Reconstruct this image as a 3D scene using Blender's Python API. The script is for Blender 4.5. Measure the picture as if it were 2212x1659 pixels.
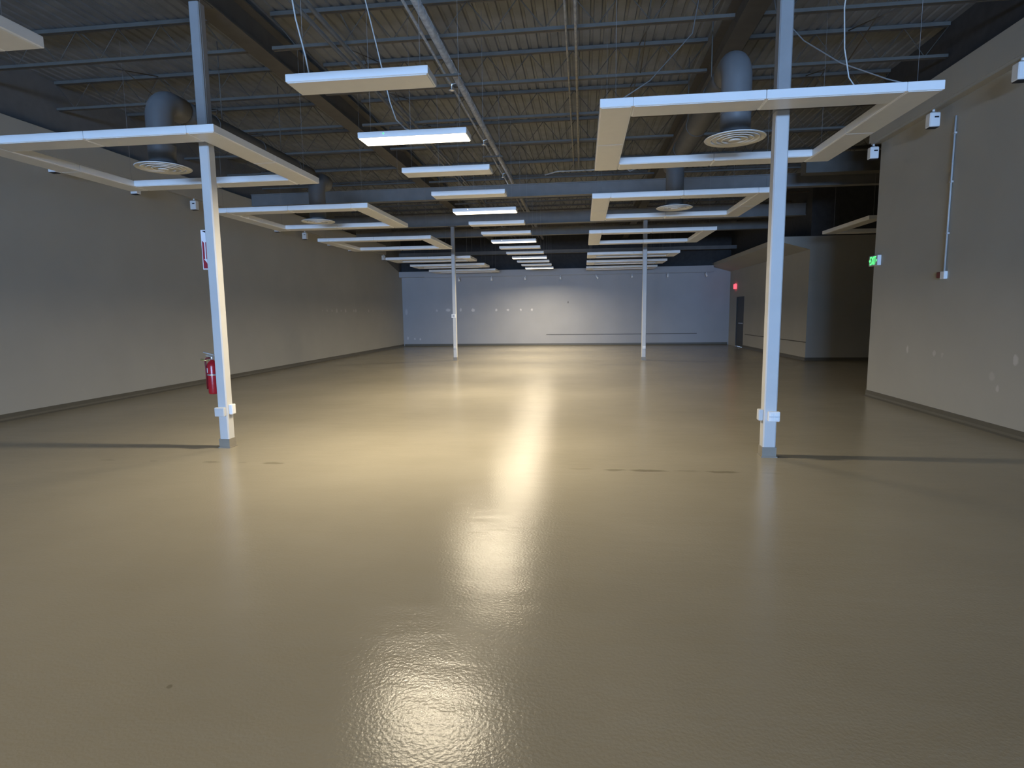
import bpy, bmesh, math, random
from mathutils import Vector, Matrix
random.seed(7)
S = bpy.context.scene
COL = S.collection
for o in list(bpy.data.objects): bpy.data.objects.remove(o)

# ------------------------------------------------------------------ camera
F_PX, YAW, PITCH, ROLL, CAM_Z = 1253.82, 0.1212, 0.1203, 0.0123, 1.55
fw = Vector((-math.sin(YAW)*math.cos(PITCH), math.cos(YAW)*math.cos(PITCH), -math.sin(PITCH)))
rt = Vector((math.cos(YAW), math.sin(YAW), 0)); dn = fw.cross(rt)
c, s = math.cos(ROLL), math.sin(ROLL)
R_, D_ = c*rt+s*dn, -s*rt+c*dn
cam = bpy.data.objects.new('camera', bpy.data.cameras.new('camera')); COL.objects.link(cam)
cam.matrix_world = Matrix(((R_.x, -D_.x, -fw.x, 0), (R_.y, -D_.y, -fw.y, 0), (R_.z, -D_.z, -fw.z, CAM_Z), (0, 0, 0, 1)))
cam.data.sensor_fit = 'HORIZONTAL'; cam.data.sensor_width = 36.0
cam.data.lens = F_PX/2212*36.0; cam.data.clip_start = .05; cam.data.clip_end = 200
S.camera = cam

# ------------------------------------------------------------------ world: overcast daylight outside the shop front
W = bpy.data.worlds.new('overcast_sky'); S.world = W; W.use_nodes = True
bg = W.node_tree.nodes['Background']
SKY_STRENGTH = 84.0
bg.inputs[0].default_value = (0.51, 0.81, 1.38, 1); bg.inputs[1].default_value = SKY_STRENGTH
S.view_settings.view_transform = 'Standard'; S.view_settings.look = 'None'
S.view_settings.gamma = 1; S.view_settings.exposure = 0.0
try: S.view_settings.use_curve_mapping = False
except Exception: pass

LAMP = 205.0                    # watts of one lit strip light
SPREAD = 160.0
# room planes
XL, XR, XR2, YF, YB = -8.842, 5.109, 6.775, 28.174, -24.0
YRE, YREC, XA = 11.11, 18.70, 11.0
ZD = 5.52                       # underside of the roof deck
ZF = 3.453                      # underside of all hanging lights
BASE = 0.11
# portals: guide the sky light through the shop windows (they emit nothing themselves)
WIN = [(-6.23+i*2.22, -6.23+i*2.22+2.06) for i in range(5)]
WZ0, WZ1 = 0.30, 2.95
pl = bpy.data.lights.new('window_portal', 'AREA'); pl.shape = 'RECTANGLE'
pl.size = WIN[-1][1]-WIN[0][0]; pl.size_y = WZ1-WZ0
pl.cycles.is_portal = True
po = bpy.data.objects.new('window_portal', pl); COL.objects.link(po)
po.location = ((WIN[0][0]+WIN[-1][1])/2, YB-.25, (WZ0+WZ1)/2); po.rotation_euler = (math.radians(90), 0, 0)

# ------------------------------------------------------------------ materials
def mat(name, col, rough=.5, spec=.5, metal=0, var=.06, scale=8, bump=0, bscale=60, emis=None, estr=0):
    m = bpy.data.materials.new(name); m.use_nodes = True
    nt = m.node_tree; n = nt.nodes; l = nt.links; b = n['Principled BSDF']
    b.inputs['Roughness'].default_value = rough; b.inputs['Metallic'].default_value = metal
    b.inputs['Specular IOR Level'].default_value = spec
    tc = n.new('ShaderNodeTexCoord'); nz = n.new('ShaderNodeTexNoise')
    nz.inputs['Scale'].default_value = scale; nz.inputs['Detail'].default_value = 4
    l.new(tc.outputs['Object'], nz.inputs['Vector'])
    cr = n.new('ShaderNodeValToRGB'); e = cr.color_ramp.elements
    e[0].position = .3; e[1].position = .7
    e[0].color = tuple(x*(1-var) for x in col)+(1,); e[1].color = tuple(min(1, x*(1+var)) for x in col)+(1,)
    l.new(nz.outputs['Fac'], cr.inputs['Fac']); l.new(cr.outputs['Color'], b.inputs['Base Color'])
    if bump:
        n2 = n.new('ShaderNodeTexNoise'); n2.inputs['Scale'].default_value = bscale; n2.inputs['Detail'].default_value = 2
        l.new(tc.outputs['Object'], n2.inputs['Vector'])
        bp = n.new('ShaderNodeBump'); bp.inputs['Strength'].default_value = bump; bp.inputs['Distance'].default_value = .01
        l.new(n2.outputs['Fac'], bp.inputs['Height']); l.new(bp.outputs['Normal'], b.inputs['Normal'])
    if emis:
        b.inputs['Emission Color'].default_value = tuple(emis)+(1,); b.inputs['Emission Strength'].default_value = estr
    return m

def spots(m, axes, items, col, amount=1.0, wob=.03, wscale=9):
    """marks with a shape of their own (spackle, stains): ellipses (a,b,ra,rb,k) in the plane of two object axes"""
    nt = m.node_tree; n = nt.nodes; l = nt.links; b = n['Principled BSDF']
    tc = n.new('ShaderNodeTexCoord'); nz = n.new('ShaderNodeTexNoise'); nz.inputs['Scale'].default_value = wscale
    l.new(tc.outputs['Object'], nz.inputs['Vector'])
    sub = n.new('ShaderNodeVectorMath'); sub.operation = 'SUBTRACT'; sub.inputs[1].default_value = (.5, .5, .5)
    l.new(nz.outputs['Color'], sub.inputs[0])
    sc = n.new('ShaderNodeVectorMath'); sc.operation = 'SCALE'; sc.inputs['Scale'].default_value = wob*2
    l.new(sub.outputs[0], sc.inputs[0])
    ad = n.new('ShaderNodeVectorMath'); ad.operation = 'ADD'
    l.new(tc.outputs['Object'], ad.inputs[0]); l.new(sc.outputs[0], ad.inputs[1])
    acc = None
    ia, ib = axes
    for (a, bb, ra, rb, k) in items:
        cen = [0, 0, 0]; inv = [0, 0, 0]
        cen[ia], cen[ib] = a, bb; inv[ia], inv[ib] = 1/ra, 1/rb
        s1 = n.new('ShaderNodeVectorMath'); s1.operation = 'SUBTRACT'; s1.inputs[1].default_value = cen
        l.new(ad.outputs[0], s1.inputs[0])
        s2 = n.new('ShaderNodeVectorMath'); s2.operation = 'MULTIPLY'; s2.inputs[1].default_value = inv
        l.new(s1.outputs[0], s2.inputs[0])
        s3 = n.new('ShaderNodeVectorMath'); s3.operation = 'LENGTH'; l.new(s2.outputs[0], s3.inputs[0])
        mr = n.new('ShaderNodeMapRange'); mr.interpolation_type = 'SMOOTHSTEP'
        mr.inputs['From Min'].default_value = .55; mr.inputs['From Max'].default_value = 1.15
        mr.inputs['To Min'].default_value = k; mr.inputs['To Max'].default_value = 0
        l.new(s3.outputs['Value'], mr.inputs['Value'])
        if acc is None: acc = mr.outputs[0]
        else:
            mx = n.new('ShaderNodeMath'); mx.operation = 'MAXIMUM'
            l.new(acc, mx.inputs[0]); l.new(mr.outputs[0], mx.inputs[1]); acc = mx.outputs[0]
    am = n.new('ShaderNodeMath'); am.operation = 'MULTIPLY'; am.inputs[1].default_value = amount; l.new(acc, am.inputs[0])
    mix = n.new('ShaderNodeMix'); mix.data_type = 'RGBA'
    src = b.inputs['Base Color'].links[0].from_socket
    l.new(am.outputs[0], mix.inputs['Factor']); l.new(src, mix.inputs['A']); mix.inputs['B'].default_value = tuple(col)+(1,)
    l.new(mix.outputs['Result'], b.inputs['Base Color'])

WALLC = (.415, .40, .355)
M = {}
M['wall_l'] = mat('painted_grey_wall_patched', WALLC, .7, .25, var=.03, scale=1.2, bump=.04, bscale=180)
M['wall_r'] = mat('painted_grey_wall_touched_up', WALLC, .7, .25, var=.03, scale=1.2, bump=.04, bscale=180)
M['wall_f'] = mat('pale_grey_painted_wall', (.41, .41, .42), .7, .25, var=.03, scale=1.2, bump=.04, bscale=180)
M['wall'] = mat('grey_painted_drywall', WALLC, .7, .25, var=.03, scale=1.2, bump=.04, bscale=180)
M['black'] = mat('black_painted_upper_wall', (.06, .06, .062), .8, .2, var=.1)
M['deck'] = mat('black_painted_steel_deck', (.185, .192, .200), .75, .3, var=.15, scale=3)
M['steel'] = mat('dark_grey_painted_steel', (.105, .096, .082), .65, .3, var=.1, scale=5)
M['beam'] = mat('mid_grey_painted_beam', (.185, .184, .180), .65, .3, var=.08, scale=4)
M['duct'] = mat('grey_painted_duct', (.155, .156, .158), .5, .4, var=.08, scale=4)
M['ductdark'] = mat('dark_painted_duct', (.11, .108, .102), .6, .3, var=.08, scale=4)
M['upper'] = mat('dark_grey_painted_upper_wall', (.16, .16, .158), .8, .2, var=.06)
M['header'] = mat('dark_grey_header_paint', (.11, .104, .092), .8, .2)
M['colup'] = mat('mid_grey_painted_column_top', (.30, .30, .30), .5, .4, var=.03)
M['tubegrey'] = mat('grey_conduit', (.5, .5, .49), .5, .4)
M['pipe'] = mat('weathered_grey_pipe', (.30, .29, .27), .55, .4, var=.3, scale=14)
M['white'] = mat('white_enamel_metal', (.86, .86, .85), .45, .4, var=.02, scale=3)
M['lens_off'] = mat('unlit_prismatic_lens', (.74, .73, .70), .35, .4, var=.02, bump=.05, bscale=300)
M['lens_on'] = mat('lit_prismatic_lens', (.8, .8, .78), .35, .4, emis=(1.0, .86, .63), estr=4.0)
M['column'] = mat('pale_grey_painted_steel_column', (.59, .59, .58), .5, .4, var=.03, scale=4, bump=.03, bscale=90)
M['cable'] = mat('steel_cable', (.28, .28, .28), .4, .5, metal=.2)
M['cord'] = mat('white_power_cord', (.6, .6, .58), .5, .4)
M['plastic'] = mat('white_plastic', (.85, .85, .84), .35, .5, var=.02)
M['socket'] = mat('outlet_recess_grey', (.45, .45, .47), .5, .4)
M['dark'] = mat('dark_vent_slot', (.03, .03, .035), .6, .3)
M['red'] = mat('red_enamel', (.42, .012, .022), .25, .5, var=.05)
M['reddull'] = mat('dull_red_plastic', (.20, .05, .045), .5, .4)
M['brass'] = mat('brass', (.75, .62, .25), .3, .5, metal=.7)
M['chrome'] = mat('bright_steel', (.75, .75, .75), .25, .5, metal=.8)
M['rubber'] = mat('black_rubber', (.02, .02, .02), .5, .4)
M['hose'] = mat('dark_red_hose', (.16, .012, .018), .5, .4)
M['signred'] = mat('sign_red', (.35, .02, .035), .4, .4)
M['signwhite'] = mat('sign_white', (.85, .82, .84), .4, .4)
M['signface'] = mat('sign_faceplate_grey', (.45, .47, .46), .5, .4)
M['green'] = mat('glowing_green_letters', (.05, .6, .15), .5, .3, emis=(.10, 1.0, .24), estr=1.6)
M['led'] = mat('green_indicator', (.05, .5, .1), .5, .3, emis=(.1, 1.0, .3), estr=1.2)
M['ledw'] = mat('warm_indicator', (.8, .7, .5), .5, .3, emis=(1, .9, .7), estr=2.0)
M['redglow'] = mat('glowing_red_sign', (.8, .1, .1), .5, .3, emis=(1.0, .07, .10), estr=2.2)
M['door'] = mat('dark_grey_door', (.07, .072, .072), .5, .4, var=.05)
M['alu'] = mat('aluminium_mullion', (.4, .4, .41), .4, .5, metal=.6)
M['pavement'] = mat('snow_covered_pavement', (.82, .83, .85), .9, .2, var=.2, scale=2)

def glass():
    m = bpy.data.materials.new('shop_window_glass'); m.use_nodes = True
    nt = m.node_tree; n = nt.nodes; l = nt.links
    for x in list(n):
        if x.type != 'OUTPUT_MATERIAL': n.remove(x)
    t = n.new('ShaderNodeBsdfTransparent'); t.inputs[0].default_value = (.92, .95, .96, 1)
    g = n.new('ShaderNodeBsdfGlossy'); g.inputs['Roughness'].default_value = .02
    fr = n.new('ShaderNodeFresnel'); fr.inputs[0].default_value = 1.45
    mx = n.new('ShaderNodeMixShader'); l.new(fr.outputs[0], mx.inputs[0]); l.new(t.outputs[0], mx.inputs[1]); l.new(g.outputs[0], mx.inputs[2])
    l.new(mx.outputs[0], n['Material Output'].inputs[0]); return m
M['glass'] = glass()

# floor: troweled epoxy with orange-peel gloss
def floor_mat(name, rough, bumpk):
    m = bpy.data.materials.new(name); m.use_nodes = True
    nt = m.node_tree; n = nt.nodes; l = nt.links; b = n['Principled BSDF']
    tc = n.new('ShaderNodeTexCoord')
    def noise(scale, detail=3, vec=None, rgh=.5):
        z = n.new('ShaderNodeTexNoise'); z.inputs['Scale'].default_value = scale; z.inputs['Detail'].default_value = detail
        z.inputs['Roughness'].default_value = rgh
        l.new(vec or tc.outputs['Object'], z.inputs['Vector']); return z.outputs['Fac']
    cr = n.new('ShaderNodeValToRGB'); e = cr.color_ramp.elements
    e[0].position, e[1].position = .3, .7
    e[0].color, e[1].color = (.305, .276, .210, 1), (.350, .318, .246, 1)
    l.new(noise(.7, 5), cr.inputs['Fac']); l.new(cr.outputs['Color'], b.inputs['Base Color'])
    b.inputs['Roughness'].default_value = rough
    b.inputs['Specular IOR Level'].default_value = .135
    mp = n.new('ShaderNodeMapping'); mp.inputs['Scale'].default_value = (.35, 1, 1); l.new(tc.outputs['Object'], mp.inputs['Vector'])
    b1 = n.new('ShaderNodeBump'); b1.inputs['Strength'].default_value = bumpk; b1.inputs['Distance'].default_value = .0013
    l.new(noise(62, 2), b1.inputs['Height'])
    b2 = n.new('ShaderNodeBump'); b2.inputs['Strength'].default_value = bumpk*.6; b2.inputs['Distance'].default_value = .005
    l.new(noise(6, 2, mp.outputs[0]), b2.inputs['Height']); l.new(b1.outputs['Normal'], b2.inputs['Normal'])
    l.new(b2.outputs['Normal'], b.inputs['Normal'])
    return m
M['floor'] = floor_mat('beige_troweled_epoxy_floor', .20, .9)
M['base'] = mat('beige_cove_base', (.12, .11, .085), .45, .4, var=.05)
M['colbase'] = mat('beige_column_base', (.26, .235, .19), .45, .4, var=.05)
Y = 5.69
st = [(-5.2, Y, .10, .035, .35), (-4.65, Y, .06, .03, .35), (-3.97, Y, .11, .04, .6), (-3.62, Y, .06, .03, .3), (-3.27, Y, .13, .045, .75),
      (-.02, Y+.02, .14, .035, .3), (.33, Y, .12, .04, .75), (.65, Y, .20, .05, 1), (1.03, Y+.02, .15, .035, .35), (1.35, Y, .17, .045, .85), (1.8, Y, .10, .03, .3),
      (-.62, 4.0, .10, .022, .5), (-.74, 3.93, .08, .014, .45), (-.43, 4.05, .12, .02, .45), (-1.73, 2.1, .016, .012, .9), (-.55, 2.35, .012, .01, .8), (-.9, 2.15, .010, .008, .9)]
spots(M['floor'], (0, 1), st, (.16, .135, .09), .75, .03, 10)
lm = [(y, 1.745, .05*k, .05*k, .8) for y, k in ((19.15, .6), (19.5, .8), (19.9, 1), (20.3, 1.7), (20.7, .8), (21.1, 1.5), (21.9, 1.0), (22.1, 1.5), (23.5, 1.5), (24, .8), (25.2, .8), (26.0, .8))]
spots(M['wall_l'], (1, 2), lm, (.62, .60, .56), .8, .03, 12)
rm = [(9.868, .913, .035, .07, 1), (9.155, .903, .045, .05, .7), (8.965, .89, .03, .04, .4), (7.54, .937, .045, .075, 1), (7.913, .70, .06, .06, .4), (7.804, .553, .035, .045, .8)]
spots(M['wall_r'], (1, 2), rm, (.62, .60, .57), .75, .03, 14)
fm = [(-7.119, 1.753, .06, .07, .5), (-6.548, 1.768, .13, .08, .8), (-5.923, 1.771, .06, .10, .7), (-5.30, 1.752, .10, .09, .9), (-4.157, 1.748, .06, .07, 1), (-3.59, 1.741, .07, .06, 1), (-2.957, 1.744, .06, .06, 1),
      (-2.418, 1.737, .06, .06, 1), (-8.66, 1.70, .08, .16, .4), (-8.278, .37, .05, .06, .7), (-7.995, .35, .05, .06, .7), (-8.63, .40, .05, .1, .6)]
spots(M['wall_f'], (0, 2), fm, (.80, .78, .76), .8, .03, 10)
spots(M['wall_f'], (0, 2), [(-.681, 2.066, .035, .06, 1)], (.08, .08, .08), .8, .02, 20)

# ------------------------------------------------------------------ mesh helpers
class MB:
    def __init__(s): s.v = []; s.f = []; s.sm = []; s.mi = []; s.cur = 0
    def face(s, idx, smooth=False): s.f.append(idx); s.sm.append(smooth); s.mi.append(s.cur)
    def box(s, x0, x1, y0, y1, z0, z1, ch=0):
        if ch:   # chamfered along the long outline
            bm = bmesh.new(); bmesh.ops.create_cube(bm, size=1)
            for v in bm.verts: v.co = Vector(((x0+x1)/2+v.co.x*(x1-x0), (y0+y1)/2+v.co.y*(y1-y0), (z0+z1)/2+v.co.z*(z1-z0)))
            bmesh.ops.bevel(bm, geom=bm.edges[:], offset=ch, segments=1, affect='EDGES')
            bm.verts.ensure_lookup_table(); k = len(s.v); s.v += [tuple(v.co) for v in bm.verts]
            for f in bm.faces: s.face([k+v.index for v in f.verts])
            bm.free(); return s
        k = len(s.v)
        s.v += [(x0,y0,z0),(x1,y0,z0),(x1,y1,z0),(x0,y1,z0),(x0,y0,z1),(x1,y0,z1),(x1,y1,z1),(x0,y1,z1)]
        for q in ((0,3,2,1),(4,5,6,7),(0,1,5,4),(1,2,6,5),(2,3,7,6),(3,0,4,7)): s.face([k+i for i in q])
        return s
    def prism(s, poly, axis, a, b):
        """poly: 2-D points in the two other axes (in order), extruded along axis from a to b"""
        k = len(s.v); n = len(poly)
        for t in (a, b):
            for p in poly:
                q = list(p); q.insert(axis, t); s.v.append(tuple(q))
        s.face([k+i for i in range(n)][::-1]); s.face([k+n+i for i in range(n)])
        for i in range(n): j = (i+1) % n; s.face([k+i, k+j, k+n+j, k+n+i])
        return s
    def tube(s, pts, r, n=8, smooth=True, cap=True):
        pts = [Vector(p) for p in pts]; rs = r if isinstance(r, (list, tuple)) else [r]*len(pts)
        k = len(s.v); up = None
        for i, p in enumerate(pts):
            d = (pts[min(i+1, len(pts)-1)]-pts[max(i-1, 0)]).normalized()
            if up is None:
                up = Vector((0, 0, 1)) if abs(d.z) < .9 else Vector((1, 0, 0))
            a = (up-d*up.dot(d)).normalized(); up = a; b = d.cross(a)
            for j in range(n):
                t = 2*math.pi*j/n; s.v.append(tuple(p+(a*math.cos(t)+b*math.sin(t))*rs[i]))
        for i in range(len(pts)-1):
            for j in range(n):
                j2 = (j+1) % n; s.face([k+i*n+j, k+i*n+j2, k+(i+1)*n+j2, k+(i+1)*n+j], smooth)
        if cap:
            s.face([k+j for j in range(n)][::-1]); s.face([k+(len(pts)-1)*n+j for j in range(n)])
        return s
    def lathe(s, cx, cy, prof, n=24, smooth=True):
        k = len(s.v)
        for r, z in prof:
            for j in range(n):
                t = 2*math.pi*j/n; s.v.append((cx+r*math.cos(t), cy+r*math.sin(t), z))
        for i in range(len(prof)-1):
            for j in range(n):
                j2 = (j+1) % n; s.face([k+i*n+j, k+i*n+j2, k+(i+1)*n+j2, k+(i+1)*n+j], smooth)
        s.face([k+j for j in range(n)][::-1]); s.face([k+(len(prof)-1)*n+j for j in range(n)])
        return s
    def mesh(s, name, mats):
        me = bpy.data.meshes.new(name); me.from_pydata(s.v, [], s.f)
        me.polygons.foreach_set('use_smooth', s.sm); me.polygons.foreach_set('material_index', s.mi)
        for m in (mats if isinstance(mats, (list, tuple)) else [mats]): me.materials.append(m)
        bm = bmesh.new(); bm.from_mesh(me); bmesh.ops.recalc_face_normals(bm, faces=bm.faces); bm.to_mesh(me); bm.free()
        return me
    def build(s, name, mats, parent=None):
        o = bpy.data.objects.new(name, s.mesh(name, mats)); COL.objects.link(o)
        if parent: o.parent = parent
        return o
def inst(name, me, parent=None, loc=(0, 0, 0), rz=0):
    o = bpy.data.objects.new(name, me); COL.objects.link(o); o.location = loc; o.rotation_euler.z = rz
    if parent: o.parent = parent
    return o
def tag(o, label, cat, group=None):
    o['label'] = label; o['category'] = cat
    if group: o['group'] = group
    return o
def thing(name, label, cat, loc=(0, 0, 0), group=None, rz=0):
    o = bpy.data.objects.new(name, None); COL.objects.link(o); o.location = loc; o.rotation_euler.z = rz
    o.empty_display_size = .1
    return tag(o, label, cat, group)
def struct(name, mb, m, label=None):
    o = mb.build(name, m); o['kind'] = 'structure'
    if label: o['label'] = label
    return o
ORD = ['first', 'second', 'third', 'fourth', 'fifth', 'sixth', 'seventh', 'eighth', 'ninth', 'tenth', 'eleventh', 'twelfth', 'thirteenth', 'fourteenth', 'fifteenth', 'sixteenth', 'seventeenth', 'eighteenth', 'nineteenth', 'twentieth']

# ------------------------------------------------------------------ shell
struct('floor', MB().box(XL-.2, XA+.2, YB-.2, YF+.2, -.15, 0), M['floor'], 'glossy beige troweled epoxy floor')
T = .2
# left wall: grey lower part, black painted above a line that drops towards the far end
m = MB()
m.prism([(YB-T, 0), (YF+T, 0), (YF+T, 3.60), (27.75, 3.62), (25.9, 4.03), (25.5, 4.60), (YB-T, 4.60)], 0, XL-T, XL)
m.cur = 1
m.prism([(YB-T, 4.60), (25.5, 4.60), (25.9, 4.03), (27.75, 3.62), (YF+T, 3.60), (YF+T, ZD+.1), (YB-T, ZD+.1)], 0, XL-T, XL)
struct('wall_left', m, [M['wall_l'], M['upper']], 'long grey left wall with a dotted row of spackle')
m = MB().box(XL, XR2+.6, YF, YF+T, 0, 3.62); m.cur = 1; m.box(XL, XA+T, YF, YF+T, 3.62, ZD+.1)
struct('wall_far', m, [M['wall_f'], M['black']], 'pale blue-grey far wall with spackle spots')
m = MB().box(XR, XR+T, YB-T, YRE, 0, 4.60); m.cur = 1; m.box(XR, XR+T, YB-T, YRE, 4.60, ZD+.1)
struct('wall_right', m, [M['wall_r'], M['black']], 'near grey right wall with touched-up patches')
# rear right wall with the doorway
DY0, DY1, DZ = 25.72, 26.95, 2.17
m = MB(); X0, X1 = XR2, XR2+.6
m.box(X0, X1, YREC, DY0, 0, 3.75); m.box(X0, X1, DY1, YF, 0, 3.75); m.box(X0, X1, DY0, DY1, DZ, 3.75)
m.cur = 1; m.box(X0, X1, YREC, YF, 3.75, ZD+.1)
struct('wall_right_rear', m, [M['wall'], M['black']], 'grey rear right wall with a doorway')
m = MB().box(X1, XA+T, YREC, YREC+T, 0, 3.75); m.cur = 1; m.box(X1, XA+T, YREC, YREC+T, 3.75, ZD+.1)
struct('wall_recess', m, [M['wall'], M['black']], 'dark back wall of the recess on the right')
m = MB().box(XA, XA+T, YRE-T, YREC, 0, 3.75); m.cur = 1; m.box(XA, XA+T, YRE-T, YREC, 3.75, ZD+.1)
struct('wall_recess_right', m, [M['wall'], M['black']], 'outer side wall of the recess on the right')
m = MB().box(XR+T, XA, YRE-T, YRE, 0, 3.75); m.cur = 1; m.box(XR+T, XA, YRE-T, YRE, 3.75, ZD+.1)
struct('wall_recess_near', m, [M['wall'], M['black']], 'near side wall of the recess on the right')
# front wall with shop windows (behind the camera)
m = MB().box(XL, XR, YB-T, YB, 0, WZ0); m.box(XL, XR, YB-T, YB, WZ1, ZD+.1)
xs = [XL]+[v for w in WIN for v in w]+[XR]
for a, b in zip(xs[0::2], xs[1::2]): m.box(a, b, YB-T, YB, WZ0, WZ1)
struct('wall_front', m, M['wall'], 'shop-front wall with large windows')
for i, (a, b) in enumerate(WIN):
    m = MB(); t = .05
    m.box(a, a+t, YB-.14, YB-.04, WZ0, WZ1); m.box(b-t, b, YB-.14, YB-.04, WZ0, WZ1)
    m.box(a+t, b-t, YB-.14, YB-.04, WZ0, WZ0+t); m.box(a+t, b-t, YB-.14, YB-.04, WZ1-t, WZ1)
    w = struct('window_%d' % (i+1), m, M['alu'], 'large shop window')
    MB().box(a+t, b-t, YB-.095, YB-.085, WZ0+t, WZ1-t).build('pane', M['glass'], w)
m = MB().box(XL-2, XR+2, YB-3.0, YB-T, -.2, -.05)
struct('ground', m, M['pavement'], 'snowy pavement strip outside the shop front')
# door in the doorway
d = struct('door_1', MB().box(XR2+.03, XR2+.08, DY0+.04, DY1-.04, 0.01, DZ-.04), M['door'], 'dark grey door in the rear right doorway')
mm = MB()
for y0, y1, z0, z1 in ((DY0, DY0+.04, 0, DZ), (DY1-.04, DY1, 0, DZ), (DY0+.04, DY1-.04, DZ-.04, DZ)): mm.box(XR2+.001, XR2+.12, y0, y1, z0, z1)
mm.build('door_frame', M['door'], d)
MB().box(XR2+.0, XR2+.03, DY0+.15, DY0+.85, 1.0, 1.05, .01).build('push_bar', M['chrome'], d)
# cove base, same epoxy as the floor
def basebd(name, lab, *boxes):
    m = MB()
    for bx in boxes: m.box(*bx)
    struct(name, m, M['base'], lab)
bt = .014
def base_prof_y(name, lab, x, sx, y0, y1):
    m = MB().prism([(x, 0), (x+sx*.045, 0), (x+sx*.02, .02), (x+sx*bt, .05), (x+sx*bt, BASE), (x, BASE)], 1, y0, y1); struct(name, m, M['base'], lab)
base_prof_y('baseboard_left', 'cove base along the left wall', XL, 1, YB, YF)
base_prof_y('baseboard_right', 'cove base along the near right wall', XR, -1, YB, YRE)
base_prof_y('baseboard_right_rear', 'cove base along the rear right wall', XR2, -1, YREC, DY0)
m = MB().prism([(YF, 0), (YF-.045, 0), (YF-.02, .02), (YF-bt, .05), (YF-bt, BASE), (YF, BASE)], 0, XL+.05, XR2-.05)
struct('baseboard_far', m, M['base'], 'cove base along the far wall')
m = MB().prism([(YREC, 0), (YREC-.045, 0), (YREC-.02, .02), (YREC-bt, .05), (YREC-bt, BASE), (YREC, BASE)], 0, XR2, XA)
struct('baseboard_recess', m, M['base'], 'cove base along the recess wall')

# bulkheads (soffit boxes) round the room
struct('trim_1', MB().box(XL, XL+.2, YB, 25.4, 4.24, 4.62), M['wall'], 'grey bulkhead box along the left wall')
m = MB().box(XR-.2, XR, YB, YRE, 4.385, 4.78); struct('trim_2', m, M['wall'], 'grey bulkhead box along the near right wall')
struct('trim_3', MB().box(4.61, XA, 13.15, 13.45, 4.385, 4.78), M['header'], 'grey header box over the recess opening')
struct('trim_4', MB().box(XL, 5.93, YF-.40, YF, 3.37, 3.63), M['wall_f'], 'pale bulkhead box along the far wall')
struct('trim_5', MB().prism([(5.93, 3.60), (XR2, 3.36), (XR2, 3.75), (5.93, 3.75)], 1, YREC, YF), M['wall'], 'sloped grey soffit along the rear right wall')
struct('trim_6', MB().box(-1.73, 5.33, YF-.012, YF, .52, .545), M['steel'], 'thin dark rub strip low on the far wall')
struct('trim_7', MB().box(XR2-.012, XR2, YREC, DY0-.3, .565, .59), M['steel'], 'thin rub strip low on the rear right wall')

# roof deck: corrugated sheets, ribs run away from the camera
ceil = struct('ceiling', MB().box(XL-T, XA+T, YB-T, YF+T, ZD+.09, ZD+.15), M['deck'], 'black corrugated steel roof deck')
prof = [(0, 0), (.10, 0), (.118, .04), (.135, .04)]
rib = .1524; nr = 6
m = MB()
for i in range(nr):
    x = i*rib
    pts = [(x, 0), (x+.095, 0), (x+.108, .022), (x+.140, .022), (x+rib, 0)]
    for (xa, za), (xb, zb) in zip(pts, pts[1:]):
        k = len(m.v); m.v += [(xa, YB, za), (xb, YB, zb), (xb, YF, zb), (xa, YF, za)]; m.face([k, k+1, k+2, k+3])
sheet = bpy.data.meshes.new('deck_sheet'); sheet.from_pydata(m.v, [], m.f); sheet.materials.append(M['deck'])
i = 0
while XL+i*nr*rib < XA:
    inst('deck_sheet', sheet, ceil, (XL+i*nr*rib, 0, ZD)); i += 1

# ------------------------------------------------------------------ steel columns
def column(cx, cy, wx, wy, top, label, x_in=0):
    t = thing('steel_column', label, 'column', (cx, cy, 0), 'steel columns')
    m = MB(); ch = .012
    p = [(-wx/2+ch, -wy/2), (wx/2-ch, -wy/2), (wx/2, -wy/2+ch), (wx/2, wy/2-ch), (wx/2-ch, wy/2), (-wx/2+ch, wy/2), (-wx/2, wy/2-ch), (-wx/2, -wy/2+ch)]
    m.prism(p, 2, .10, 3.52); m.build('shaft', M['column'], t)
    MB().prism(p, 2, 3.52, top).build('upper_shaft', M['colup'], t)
    e = .006
    b = MB().prism([(-wx/2-e-.01, -wy/2-e-.01), (wx/2+e+.01, -wy/2-e-.01), (wx/2+e+.01, wy/2+e+.01), (-wx/2-e-.01, wy/2+e+.01)], 2, 0, .012)
    b.prism([(-wx/2-e, -wy/2-e), (wx/2+e, -wy/2-e), (wx/2+e, wy/2+e), (-wx/2-e, wy/2+e)], 2, .012, BASE)
    b.build('cove_base', M['colbase'], t)
    MB().box(-wx/2-.06, wx/2+.06, -wy/2-.06, wy/2+.06, top-.015, top).build('cap_plate', M['steel'], t)
    return t
CLX, CLY, CRX, CRY = -4.237, 6.40, 1.974, 6.385
WLX, WLY, WRX, WRY = .118, .125, .132, .130
column(CLX, CLY, WLX, WLY, 5.0, 'near left steel column with the red fire extinguisher')
column(CRX, CRY, WRX, WRY, 5.0, 'near right steel column standing inside the right light frames')
column(-4.268, 19.31, WLX, WLY, 4.44, 'far left steel column with a small white box at mid height')
column(1.974, 19.21, WRX, WRY, 4.44, 'far right steel column with a bright outlet near its foot')

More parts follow.
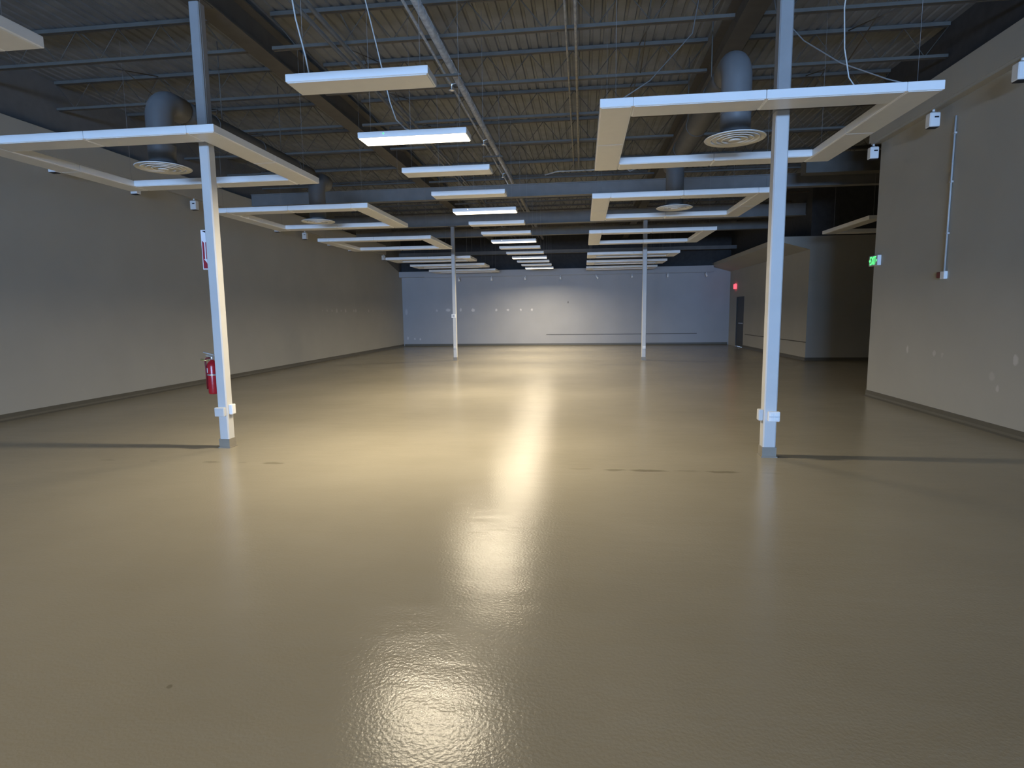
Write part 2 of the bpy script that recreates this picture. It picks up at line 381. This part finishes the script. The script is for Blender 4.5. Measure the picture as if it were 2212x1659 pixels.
# column-line girders and cross beams
def ibeam_y(x, y0, y1, z0, z1, w, label):
    t = thing('steel_girder', label, 'girder', (x, y0, z0), 'girders along the column lines')
    L = y1-y0; h = z1-z0
    MB().box(-w/2, w/2, 0, L, 0, .018).build('bottom_flange', M['steel'], t)
    MB().box(-w/2, w/2, 0, L, h-.018, h).build('top_flange', M['steel'], t)
    MB().box(-.008, .008, 0, L, .018, h-.018).build('web', M['steel'], t)
    for y in (CLY-y0,):
        MB().box(-w/2-.04, w/2+.04, 1.55, 2.15, -.016, 0).build('splice_plate', M['steel'], t)
ibeam_y(-4.237, YB, YF, 5.0, 5.40, .26, 'dark steel girder along the left column line')
ibeam_y(1.974, YB, YF, 5.0, 5.40, .26, 'dark steel girder along the right column line')
for i, (y, z0, h, w) in enumerate(((14.89, 4.44, .30, .22), (19.29, 4.44, .36, .24), (22.06, 4.44, .27, .22), (27.3, 4.30, .15, .2))):
    t = thing('ceiling_beam', 'deep grey beam crossing the ceiling, %s from the camera' % ORD[i], 'beam', (XL+.2, y, z0), 'cross beams')
    L = (XR2 if y > YREC else XA)-XL-.2
    MB().box(0, L, -w/2, w/2, 0, .02).build('bottom_flange', M['beam'], t)
    MB().box(0, L, -w/2, w/2, h-.02, h).build('top_flange', M['beam'], t)
    MB().box(0, L, -.08, .08, .02, h-.02).build('web', M['beam'], t)

# ------------------------------------------------------------------ open-web joists in three bays
YJ = [7.734+1.592*k for k in range(13)]
BAYS = [('left', XL, -4.237-.135), ('middle', -4.237+.135, 1.974-.135), ('right', 1.974+.135, XA)]
def joist_meshes(L, H):
    b = MB().box(0, L, -.035, -.006, 0, .04); b.box(0, L, .006, .035, 0, .04)
    tp = MB().box(0, L, -.035, -.006, H-.05, H); tp.box(0, L, .006, .035, H-.05, H)
    w = MB(); n = max(4, int(round(L/.62))); st_ = L/n
    for i in range(n):
        x = i*st_
        w.tube([(x, 0, H-.04), (x+st_/2, 0, .03)], .006, 4); w.tube([(x+st_/2, 0, .03), (x+st_, 0, H-.04)], .006, 4)
    return b.mesh('bottom_chord', M['steel']), tp.mesh('top_chord', M['steel']), w.mesh('web_bars', M['steel'])
JCACHE = {}
for bay, x0, x1 in BAYS:
    cross = {'left': (1.9,), 'middle': (.9, 4.9), 'right': (1.6,)}[bay]
    for k, y in enumerate(YJ):
        xe = x1
        if bay == 'right': xe = XR if y < YRE else (XR2 if y > YREC else XA)
        L = round(xe-x0-.06, 3)
        if L not in JCACHE: JCACHE[L] = joist_meshes(L, ZD-5.05-.004)
        t = thing('bar_joist', 'dark open-web bar joist in the %s ceiling bay, %s from the camera' % (bay, ORD[k]), 'joist', (x0+.03, y, 5.05), 'bar joists under the deck')
        for nme, me in zip(('bottom_chord', 'top_chord', 'web_bars'), JCACHE[L]): inst(nme, me, t)
        if y < YJ[-1]:
            for cx in cross:
                m = MB().tube([(cx, .04, .03), (cx, 1.592-.04, .43)], .008, 5); m.build('bridging_rod', M['steel'], t)
                m = MB().tube([(cx+.02, .04, .43), (cx+.02, 1.592-.04, .03)], .008, 5); m.build('bridging_rod', M['steel'], t)

# ------------------------------------------------------------------ pipes and conduits under the joists
t = thing('sprinkler_pipe', 'pale weathered sprinkler pipe running along the ceiling beside the lamp row', 'pipe', (-1.83, 0, 4.985))
MB().tube([(0, 2.0, 0), (0, 27.5, 0)], .05, 12).build('pipe', M['pipe'], t)
for y in (8.9, 11.73, 14.5):
    h = MB().tube([(0, y, -.03), (-.10, y, -.05), (-.10, y, -.13)], .014, 6); h.build('sprinkler_head', M['chrome'], t)
    MB().lathe(-.10, y, [(.02, -.13), (.05, -.135), (.05, -.142), (.01, -.145)], 14).build('deflector', M['chrome'], t)
for y in (8.55, 12.9, 17.5): MB().box(-.32, .12, y-.02, y+.02, -.075, -.045).build('hanger_bar', M['steel'], t)
def run(label, x, z, r, y0, y1, mt='steel'):
    o = MB().tube([(x, y0, z), (x, y1, z)], r, 8).build('ceiling_conduit', M[mt]); tag(o, label, 'conduit', 'ceiling conduits')
run('thin conduit just left of the sprinkler pipe', -1.99, 5.02, .018, 2, 27.5, 'pipe')
run('left of two grey conduits beside the left column line', -3.20, 5.01, .028, 2, 27.5)
run('right of two grey conduits beside the left column line', -3.05, 5.01, .028, 2, 27.5)
run('left of two thin conduits along the middle of the ceiling', -.21, 5.03, .013, 2, 14.6, 'pipe')
run('right of two thin conduits along the middle of the ceiling', -.09, 5.025, .02, 2, 14.6, 'pipe')
pts = [(-.9, 14.35, 4.83), (-.6, 14.35, 4.90), (.2, 14.35, 4.90), (1.0, 14.35, 4.92), (1.1, 14.35, 4.84), (1.25, 14.35, 4.9), (1.7, 14.35, 4.93)]
tag(MB().tube(pts, .016, 6).build('ceiling_cable', M['pipe']), 'loose cable strung along the first cross beam', 'cable')
pts = [(-.9, 14.35, 4.83), (-.9, 14.8, 4.76)]

# ------------------------------------------------------------------ centre row of hanging troffers
PX0, PX1, PY0, PS, PD, PT = -2.426, -1.226, 4.772, 1.558, .287, .071
LW = PX1-PX0
def trough():
    h = MB(); e = .006
    h.box(0, LW, 0, PD, .008, PT, .004)
    l1 = MB().box(.012, LW-.012, .010, PD-.010, 0, .012, .003)
    return h.mesh('housing', M['white']), l1.mesh('lens', M['lens_off']), l1.mesh('lens', M['lens_on'])
hm, lo, ln = trough()
hang = MB().tube([(0, 0, PT), (0, 0, ZD-ZF)], .0022, 5).mesh('hanger_cable', M['cable'])
nl = nu = 0
for i in [-5]+list(range(-1, 14)):               # -5 is an unseen lit one, added behind the camera for foreground light
    lit = i in (-5, 1, 4, 7, 10, 13)
    if i == -5: lab = 'glowing hanging strip light in the centre row, added unseen behind the camera'
    elif lit:
        lab = 'glowing hanging strip light in the centre row, %s lit one from the camera' % ORD[nl]; nl += 1
    else:
        lab = 'unlit white hanging strip light in the centre row, %s unlit one from the camera' % ORD[nu]; nu += 1
    t = thing('hanging_strip_light', lab, 'ceiling light', (PX0, PY0+i*PS, ZF), 'centre row of hanging strip lights')
    inst('housing', hm, t); inst('lens', ln if lit else lo, t)
    inst('hanger_cable', hang, t, (.10, PD/2, 0)); inst('hanger_cable', hang, t, (LW-.10, PD/2, 0))
    if lit: MB().tube([(.29, .001, .046), (.29, -.004, .046)], .008, 8).build('indicator_lamp', M['led' if i == 1 else 'ledw'], t)
    if lit:
        al = bpy.data.lights.new('tube_light', 'AREA'); al.shape = 'RECTANGLE'; al.size = LW-.06; al.size_y = .13
        al.energy = LAMP; al.color = (1.0, .86, .63); al.spread = math.radians(SPREAD)
        ao = bpy.data.objects.new('tube_light', al); COL.objects.link(ao); ao.parent = t; ao.location = (LW/2, PD/2, -.003)
    if i == 0:
        MB().tube([(.16, .12, PT), (.13, .12, .25), (.06, .12, .55), (.02, .12, .85), (.03, .12, 1.2), (.0, .12, ZD-ZF)], .007, 6).build('power_cord', M['cord'], t)
    if i == 1:
        MB().tube([(.62, .12, PT), (.50, .12, .12), (.40, .12, .22), (.34, .12, .40), (.29, .12, .62), (.22, .12, .95), (.13, .12, 1.35), (.07, .12, 1.6), (.10, .12, ZD-ZF)], .007, 6).build('power_cord', M['cord'], t)

# ------------------------------------------------------------------ square light frames
FW, FT = .306, .085
def bars(W, Dp):
    g = .002; out = []
    for x0 in (0, W-FW):
        out.append((x0, x0+FW, 0, Dp/2-g)); out.append((x0, x0+FW, Dp/2+g, Dp))
    for y0 in (0, Dp-FW):
        out.append((FW+g, W/2-g, y0, y0+FW)); out.append((W/2+g, W-FW-g, y0, y0+FW))
    res = []
    for a in out:
        h = MB().box(a[0], a[1], a[2], a[3], .006, FT, .004).mesh('light_bar', M['white'])
        l1 = MB().box(a[0]+.014, a[1]-.014, a[2]+.014, a[3]-.014, 0, .010, .002).mesh('lens', M['lens_off'])
        res.append((h, l1))
    return res
FWD = 2.99
BA, BB_ = bars(FWD, 2.449), bars(FWD, 1.28)
hangF = MB().tube([(0, 0, FT), (0, 0, ZD-ZF)], .0018, 5).mesh('hanger_cable', M['cable'])
def frame(x, y, dp, label, bs, group):
    t = thing('hanging_light_frame', label, 'light frame', (x, y, ZF), group)
    for h, l1 in bs:
        b = inst('light_bar', h, t); inst('lens', l1, b)
    for cx, cy in ((FW/2, FW/2), (FWD-FW/2, FW/2), (FW/2, dp-FW/2), (FWD-FW/2, dp-FW/2)): inst('hanger_cable', hangF, t, (cx, cy, 0))
    return t
LX, RX, FS = -6.781, .160, 4.363
ly = [5.864-FS+0*FS]+[5.864+i*FS for i in range(3)]+[19.829, 22.725, 25.60]
for i, y in enumerate(ly):
    dp, bs = (2.449, BA) if i < 4 else (1.28, BB_)
    frame(LX, y, dp, 'white square hanging light frame in the left row, %s from the camera' % ORD[i], bs, 'left row of light frames')
ry = [5.775+i*FS for i in range(3)]+[19.74, 22.64, 25.50]
for i, y in enumerate(ry):
    dp, bs = (2.449, BA) if i < 3 else (1.28, BB_)
    t = frame(RX, y, dp, 'white square hanging light frame in the right row, %s from the camera' % ORD[i], bs, 'right row of light frames')
    if i == 0:
        MB().tube([(2.33, .15, FT), (2.25, .15, .20), (2.20, .15, .45), (2.18, .15, .8), (2.21, .15, 1.15), (2.24, .15, ZD-ZF)], .006, 6).build('power_cord', M['cord'], t)
        MB().tube([(2.86, .15, FT), (2.65, .3, .22), (2.35, .6, .5), (2.1, .9, .85), (1.9, 1.2, 1.3), (1.8, 1.3, ZD-ZF)], .006, 6).build('power_cord', M['cable'], t)
        MB().tube([(.12, .2, FT), (.55, .9, .55), (1.1, 1.6, 1.3), (1.25, 1.8, ZD-ZF)], .006, 6).build('brace_cable', M['cable'], t)
frame(6.05, 13.50, 2.30, 'dim square hanging light frame inside the dark recess', BA, None)

# ------------------------------------------------------------------ round diffusers on drop ducts
dmesh = None
def diffuser(x, y, label):
    t = thing('air_diffuser', label, 'air vent', (x, y, 3.43), 'round ceiling air diffusers')
    MB().lathe(0, 0, [(.30, .012), (.318, 0), (.325, .008), (.29, .022), (.19, .04), (.166, .05), (.164, .058)], 40).build('outer_cone', M['lens_off'], t)
    for r, z in ((.245, -.004), (.185, -.008), (.125, -.012)):
        m = MB(); n = 36; k = 0
        pr = [(r, z+.016), (r+.012, z), (r+.016, z+.004), (r+.004, z+.022)]
        for rr, zz in pr:
            for j in range(n): a = 2*math.pi*j/n; m.v.append((rr*math.cos(a), rr*math.sin(a), zz))
        for q in range(4):
            q2 = (q+1) % 4
            for j in range(n): j2 = (j+1) % n; m.face([q*n+j, q*n+j2, q2*n+j2, q2*n+j], True)
        m.build('ring', M['lens_off'], t)
    MB().lathe(0, 0, [(.01, -.014), (.06, -.016), (.066, -.008), (.03, .02), (.012, .05)], 24).build('centre_cone', M['lens_off'], t)
    MB().lathe(0, 0, [(.16, .03), (.27, .034), (.27, .036), (.16, .038)], 24).build('dark_throat', M['dark'], t)
def drop(x, y, label):
    t = thing('drop_duct', label, 'duct', (x, y, 3.49), 'drop ducts')
    pts = [(0, 0, 0), (0, 0, .25), (0, 0, .55)]
    for a in range(15, 91, 15):
        A = math.radians(a); pts.append((0, .22-.22*math.cos(A), .55+.22*math.sin(A)))
    pts += [(0, .42, .77)]
    MB().tube(pts, .16, 20).build('elbow_duct', M['duct'], t)
    MB().tube([(0, 0, .20), (0, 0, .225)], .166, 20).build('duct_band', M['duct'], t)
for x, y, lab in ((1.665, 6.93, 'inside the nearest right light frame'), (1.665, 11.2, 'inside the second right light frame'), (-5.27, 7.05, 'inside the second left light frame'), (-5.27, 11.42, 'inside the third left light frame')):
    diffuser(x, y, 'white round air diffuser seen '+lab)
    drop(x, y, 'grey round drop duct feeding the diffuser '+lab)
for x, y0, y1, lab in ((1.665, 7.36, 10.9, 'right'), (-5.27, 7.48, 11.1, 'left')):
    t = thing('supply_duct', 'round grey supply duct running away above the %s light frames' % lab, 'duct', (x, y0, 4.26), 'supply ducts')
    MB().tube([(0, 0, 0), (0, .15, .0), (0, y1-y0-.2, 0), (0, y1-y0, 0)], .155, 18).build('duct_run', M['ductdark'], t)
    for q in (.6, 1.8, 3.0): MB().tube([(0, q, 0), (0, q+.03, 0)], .162, 18).build('duct_band', M['ductdark'], t)
    for q in (.9, 2.6): MB().tube([(.0, q, .15), (0, q, ZD-4.26)], .008, 6).build('hanger_rod', M['steel'], t)

# ------------------------------------------------------------------ track lights
tag(MB().box(XR-.19, XR-.155, -2, YRE-.05, 4.35, 4.385).build('lighting_track', M['wall']), 'lighting track under the near right bulkhead', 'lighting track')
tag(MB().box(XL+.155, XL+.19, 2, 25.4, 4.205, 4.24).build('lighting_track', M['wall']), 'lighting track under the left bulkhead', 'lighting track')
tag(MB().box(-7.6, 5.9, YF-.39, YF-.355, 3.335, 3.37).build('lighting_track', M['wall_f']), 'lighting track under the far bulkhead', 'lighting track')
def boxhead():
    st_ = MB().tube([(0, 0, 0), (0, 0, -.035)], .018, 8).mesh('stem', M['white'])
    b = MB().box(-.07, .07, -.06, .06, -.245, -.05, .012).mesh('lamp_housing', M['white'])
    v_ = MB().box(-.012, .045, -.063, -.058, -.125, -.105).mesh('vent_slot', M['dark'])
    y_ = MB().box(-.02, .02, -.02, .02, -.055, -.03).mesh('swivel', M['chrome'])
    l_ = MB().box(-.06, .06, -.05, .05, -.252, -.243).mesh('lamp_lens', M['dark'])
    return (('stem', st_), ('lamp_housing', b), ('vent_slot', v_), ('swivel', y_), ('lamp_lens', l_))
BH = boxhead()
def head(x, y, z, label, group, rz=0):
    t = thing('track_light', label, 'track light', (x, y, z), group, rz)
    for nme, me in BH: inst(nme, me, t)
for i, y in enumerate((7.60, 9.29, 11.01)):
    head(XR-.172, y, 4.35, 'white box-shaped track light on the near right track, %s from the camera' % ORD[i], 'track lights on the right')
    if i: MB()
for i, y in enumerate((8.98, 10.75, 12.5, 16.1, 17.78, 19.6, 21.4, 25.1)):
    head(XL+.172, y, 4.205, 'white box-shaped track light on the left track, %s from the camera' % ORD[i], 'track lights on the left')
for i, x in enumerate((-5.889, -4.308, -2.693, -1.023, .634, 2.29, 3.911, 5.612)):
    t = thing('spot_light', 'small white cylinder spotlight on the far wall track, %s from the left' % ORD[i], 'spotlight', (x, YF-.372, 3.335), 'spotlights on the far track')
    MB().tube([(0, 0, 0), (0, 0, -.06)], .016, 6).build('stem', M['white'], t)
    tilt = (0, .0, 0, 0, .10, 0, 0, .05)[i]
    MB().tube([(-.01, -.01, -.05), (tilt, .0, -.20)], [.038, .045], 12).build('lamp_can', M['white'], t)

# ------------------------------------------------------------------ fire extinguisher, sign and boxes on the columns
ex, ey = CLX-WLX/2-.072, CLY+.01
t = thing('fire_extinguisher', 'red fire extinguisher hung on the near left column', 'fire extinguisher', (ex, ey, .645))
MB().lathe(0, 0, [(.05, 0), (.06, .006), (.063, .02), (.063, .33), (.058, .36), (.042, .385), (.022, .395), (.018, .41)], 24).build('cylinder', M['red'], t)
m = MB(); n = 12; 
for z in (.255, .31):
    for j in range(n): a = math.radians(190+j*5); m.v.append((.0638*math.cos(a), .0638*math.sin(a), z))
for j in range(n-1): m.face([j, j+1, n+j+1, n+j], True)
m.build('instruction_label', M['signwhite'], t)
MB().lathe(0, 0, [(.017, .405), (.02, .41), (.02, .445), (.014, .455)], 14).build('valve', M['chrome'], t)
MB().prism([(-.105, .492), (.02, .455), (.03, .462), (.03, .472), (-.10, .502)], 1, -.009, .009).build('lever', M['chrome'], t)
MB().prism([(-.075, .452), (.015, .440), (.03, .448), (-.07, .462)], 1, -.008, .008).build('carry_handle', M['chrome'], t)
MB().tube([(-.015, -.02, .43), (-.055, -.03, .425), (-.066, -.034, .40), (-.062, -.036, .30), (-.060, -.036, .06)], .010, 8).build('hose', M['hose'], t)
MB().tube([(-.03, -.03, .40), (-.07, -.035, .402), (-.115, -.04, .408)], [.008, .011, .013], 8).build('nozzle', M['brass'], t)
MB().box(.06, .072, -.03, .03, .05, .33).build('wall_bracket', M['chrome'], t)
MB().lathe(0, 0, [(.064, .22), (.066, .222), (.066, .238), (.064, .24)], 24).build('strap', M['chrome'], t)

sx0, sx1 = CLX-WLX/2-.085, CLX-WLX/2
t = thing('extinguisher_sign', 'narrow red and white projecting sign on the near left column', 'sign', (sx0, CLY-.01, 2.105))
w = sx1-sx0; h = .45
MB().box(0, w, 0, .006, 0, h).build('sign_panel', M['signwhite'], t)
MB().box(.010, w-.004, -.0025, 0, .012, h-.125).build('red_field', M['signred'], t)
MB().prism([(.016, h-.012), (w-.004, h-.012), (w-.004, h-.045)], 1, -.0025, 0).build('corner_mark', M['dark'], t)
MB().prism([(.014, h-.112), (w-.004, h-.112), (w-.02, h-.140), (.026, h-.140)], 1, -.0045, -.0025).build('white_mark', M['signwhite'], t)
MB().prism([(.036, .115), (.050, .115), (.050, h-.14), (.036, h-.14)], 1, -.0045, -.0025).build('white_stripe', M['signwhite'], t)
MB().prism([(.022, .118), (.05, .085), (.078, .030), (.078, .118)], 1, -.0045, -.0025).build('arrow_head', M['signwhite'], t)

def outlet(loc, rz, label, w=.105, h=.10, gang=2, mt='plastic'):
    t = thing('outlet_box', label, 'outlet', loc, 'outlet boxes on the columns', rz)
    MB().box(-w/2, w/2, -.045, 0, -h/2, h/2, .006).build('box', M[mt], t)
    for gx in ([-.024, .024] if gang == 2 else ([0] if gang == 1 else [])):
        for gz in (-.023, .023):
            MB().box(gx-.017, gx+.017, -.050, -.044, gz-.017, gz+.017, .003).build('socket', M['plastic'], t)
    if gang: MB().box(-w/2+.004, w/2-.004, -.047, -.0445, -.003, .003).build('seam', M['socket'], t)
    else: MB().box(-w/2+.01, w/2-.01, -.048, -.044, -h/2+.01, h/2-.01, .002).build('cover_plate', M[mt], t)
    return t
outlet((CLX-.012, CLY-WLY/2, .44), 0, 'outlet box on the front of the near left column', .125, .105, 0, 'column')
outlet((CLX+WLX/2, CLY+.01, .46), math.pi/2, 'outlet box on the right side of the near left column', .075, .12, 0, 'plastic')
outlet((CRX+.025, CRY-WRY/2, .445), 0, 'four-socket outlet box on the front of the near right column', .115, .105, 2, 'plastic')
outlet((CRX-WRX/2, CRY, .45), -math.pi/2, 'outlet box on the left side of the near right column', .075, .12, 0, 'column')
outlet((-4.27, 19.31-WLY/2, .46), 0, 'outlet box low on the far left column', .09, .11, 1, 'column')
outlet((1.985, 19.21-WRY/2, .425), 0, 'bright outlet box low on the far right column', .09, .09, 1, 'plastic')
t = thing('thermostat', 'small white box with a grey face at mid height on the far left column', 'thermostat', (-4.285, 19.31-WLY/2, 1.50))
MB().box(-.075, .075, -.04, 0, -.065, .065, .008).build('case', M['plastic'], t)
MB().box(-.03, .03, -.043, -.039, -.03, .035).build('display', M['socket'], t)

# ------------------------------------------------------------------ near right wall fittings
t = thing('wall_conduit', 'white conduit dropping down the near right wall to a small box', 'conduit', (XR, 9.03, 0))
MB().tube([(-.018, 0, 2.07), (-.018, 0, 4.18)], .012, 8).build('tube', M['tubegrey'], t)
MB().box(-.05, 0, -.055, .045, 1.965, 2.075, .006).build('box', M['plastic'], t)
for z in (2.6, 3.3, 3.95): MB().box(-.034, 0, -.022, .022, z-.012, z+.012).build('clip', M['tubegrey'], t)
tag(MB().box(XR-.04, XR, 9.09, 9.18, 1.985, 2.07, .008).build('alarm_box', M['reddull']), 'small dull red box beside the conduit box on the right wall', 'alarm box')

def text_mesh(txt, size, ext):
    cu = bpy.data.curves.new('t', 'FONT'); cu.body = txt; cu.size = size; cu.extrude = ext; cu.align_x = 'CENTER'; cu.align_y = 'CENTER'
    o = bpy.data.objects.new('t', cu); COL.objects.link(o)
    bpy.context.view_layer.update()
    me = bpy.data.meshes.new_from_object(o.evaluated_get(bpy.context.evaluated_depsgraph_get()))
    bpy.data.objects.remove(o); return me
t = thing('exit_sign', 'green glowing exit sign on the end of the near right wall', 'exit sign', (XR, 10.87, 2.305))
MB().box(-.06, 0, 0, .30, 0, .178, .004).build('housing', M['plastic'], t)
MB().box(-.064, -.059, .006, .294, .006, .172).build('faceplate', M['signface'], t)
me = text_mesh('EXIT', .175, .002); me.materials.clear(); me.materials.append(M['green'])
xs_ = [v.co.x for v in me.vertices]; ys_ = [v.co.y for v in me.vertices]
kx = .205/(max(xs_)-min(xs_)); ky = .142/(max(ys_)-min(ys_)); cx_ = (max(xs_)+min(xs_))/2; cy_ = (max(ys_)+min(ys_))/2
for v in me.vertices:                       # read by someone looking along +X: right is -Y
    a, b, e = (v.co.x-cx_)*kx, (v.co.y-cy_)*ky, v.co.z
    v.co = (-.066-e, .15-a, .089+b)
inst('letters', me, t)
for sgn in (-1, 1):
    m = MB().prism([(.15+sgn*.112, .065), (.15+sgn*.138, .089), (.15+sgn*.112, .113)], 0, -.067, -.063); m.build('chevron', M['green'], t)

t = thing('red_exit_light', 'small red glowing sign above the far right doorway', 'sign', (XR2, 26.98, 2.53))
MB().box(-.07, 0, 0, .30, 0, .21, .004).build('housing', M['redglow'], t)
MB().box(-.03, 0, .13, .17, .21, .24).build('mount', M['white'], t)
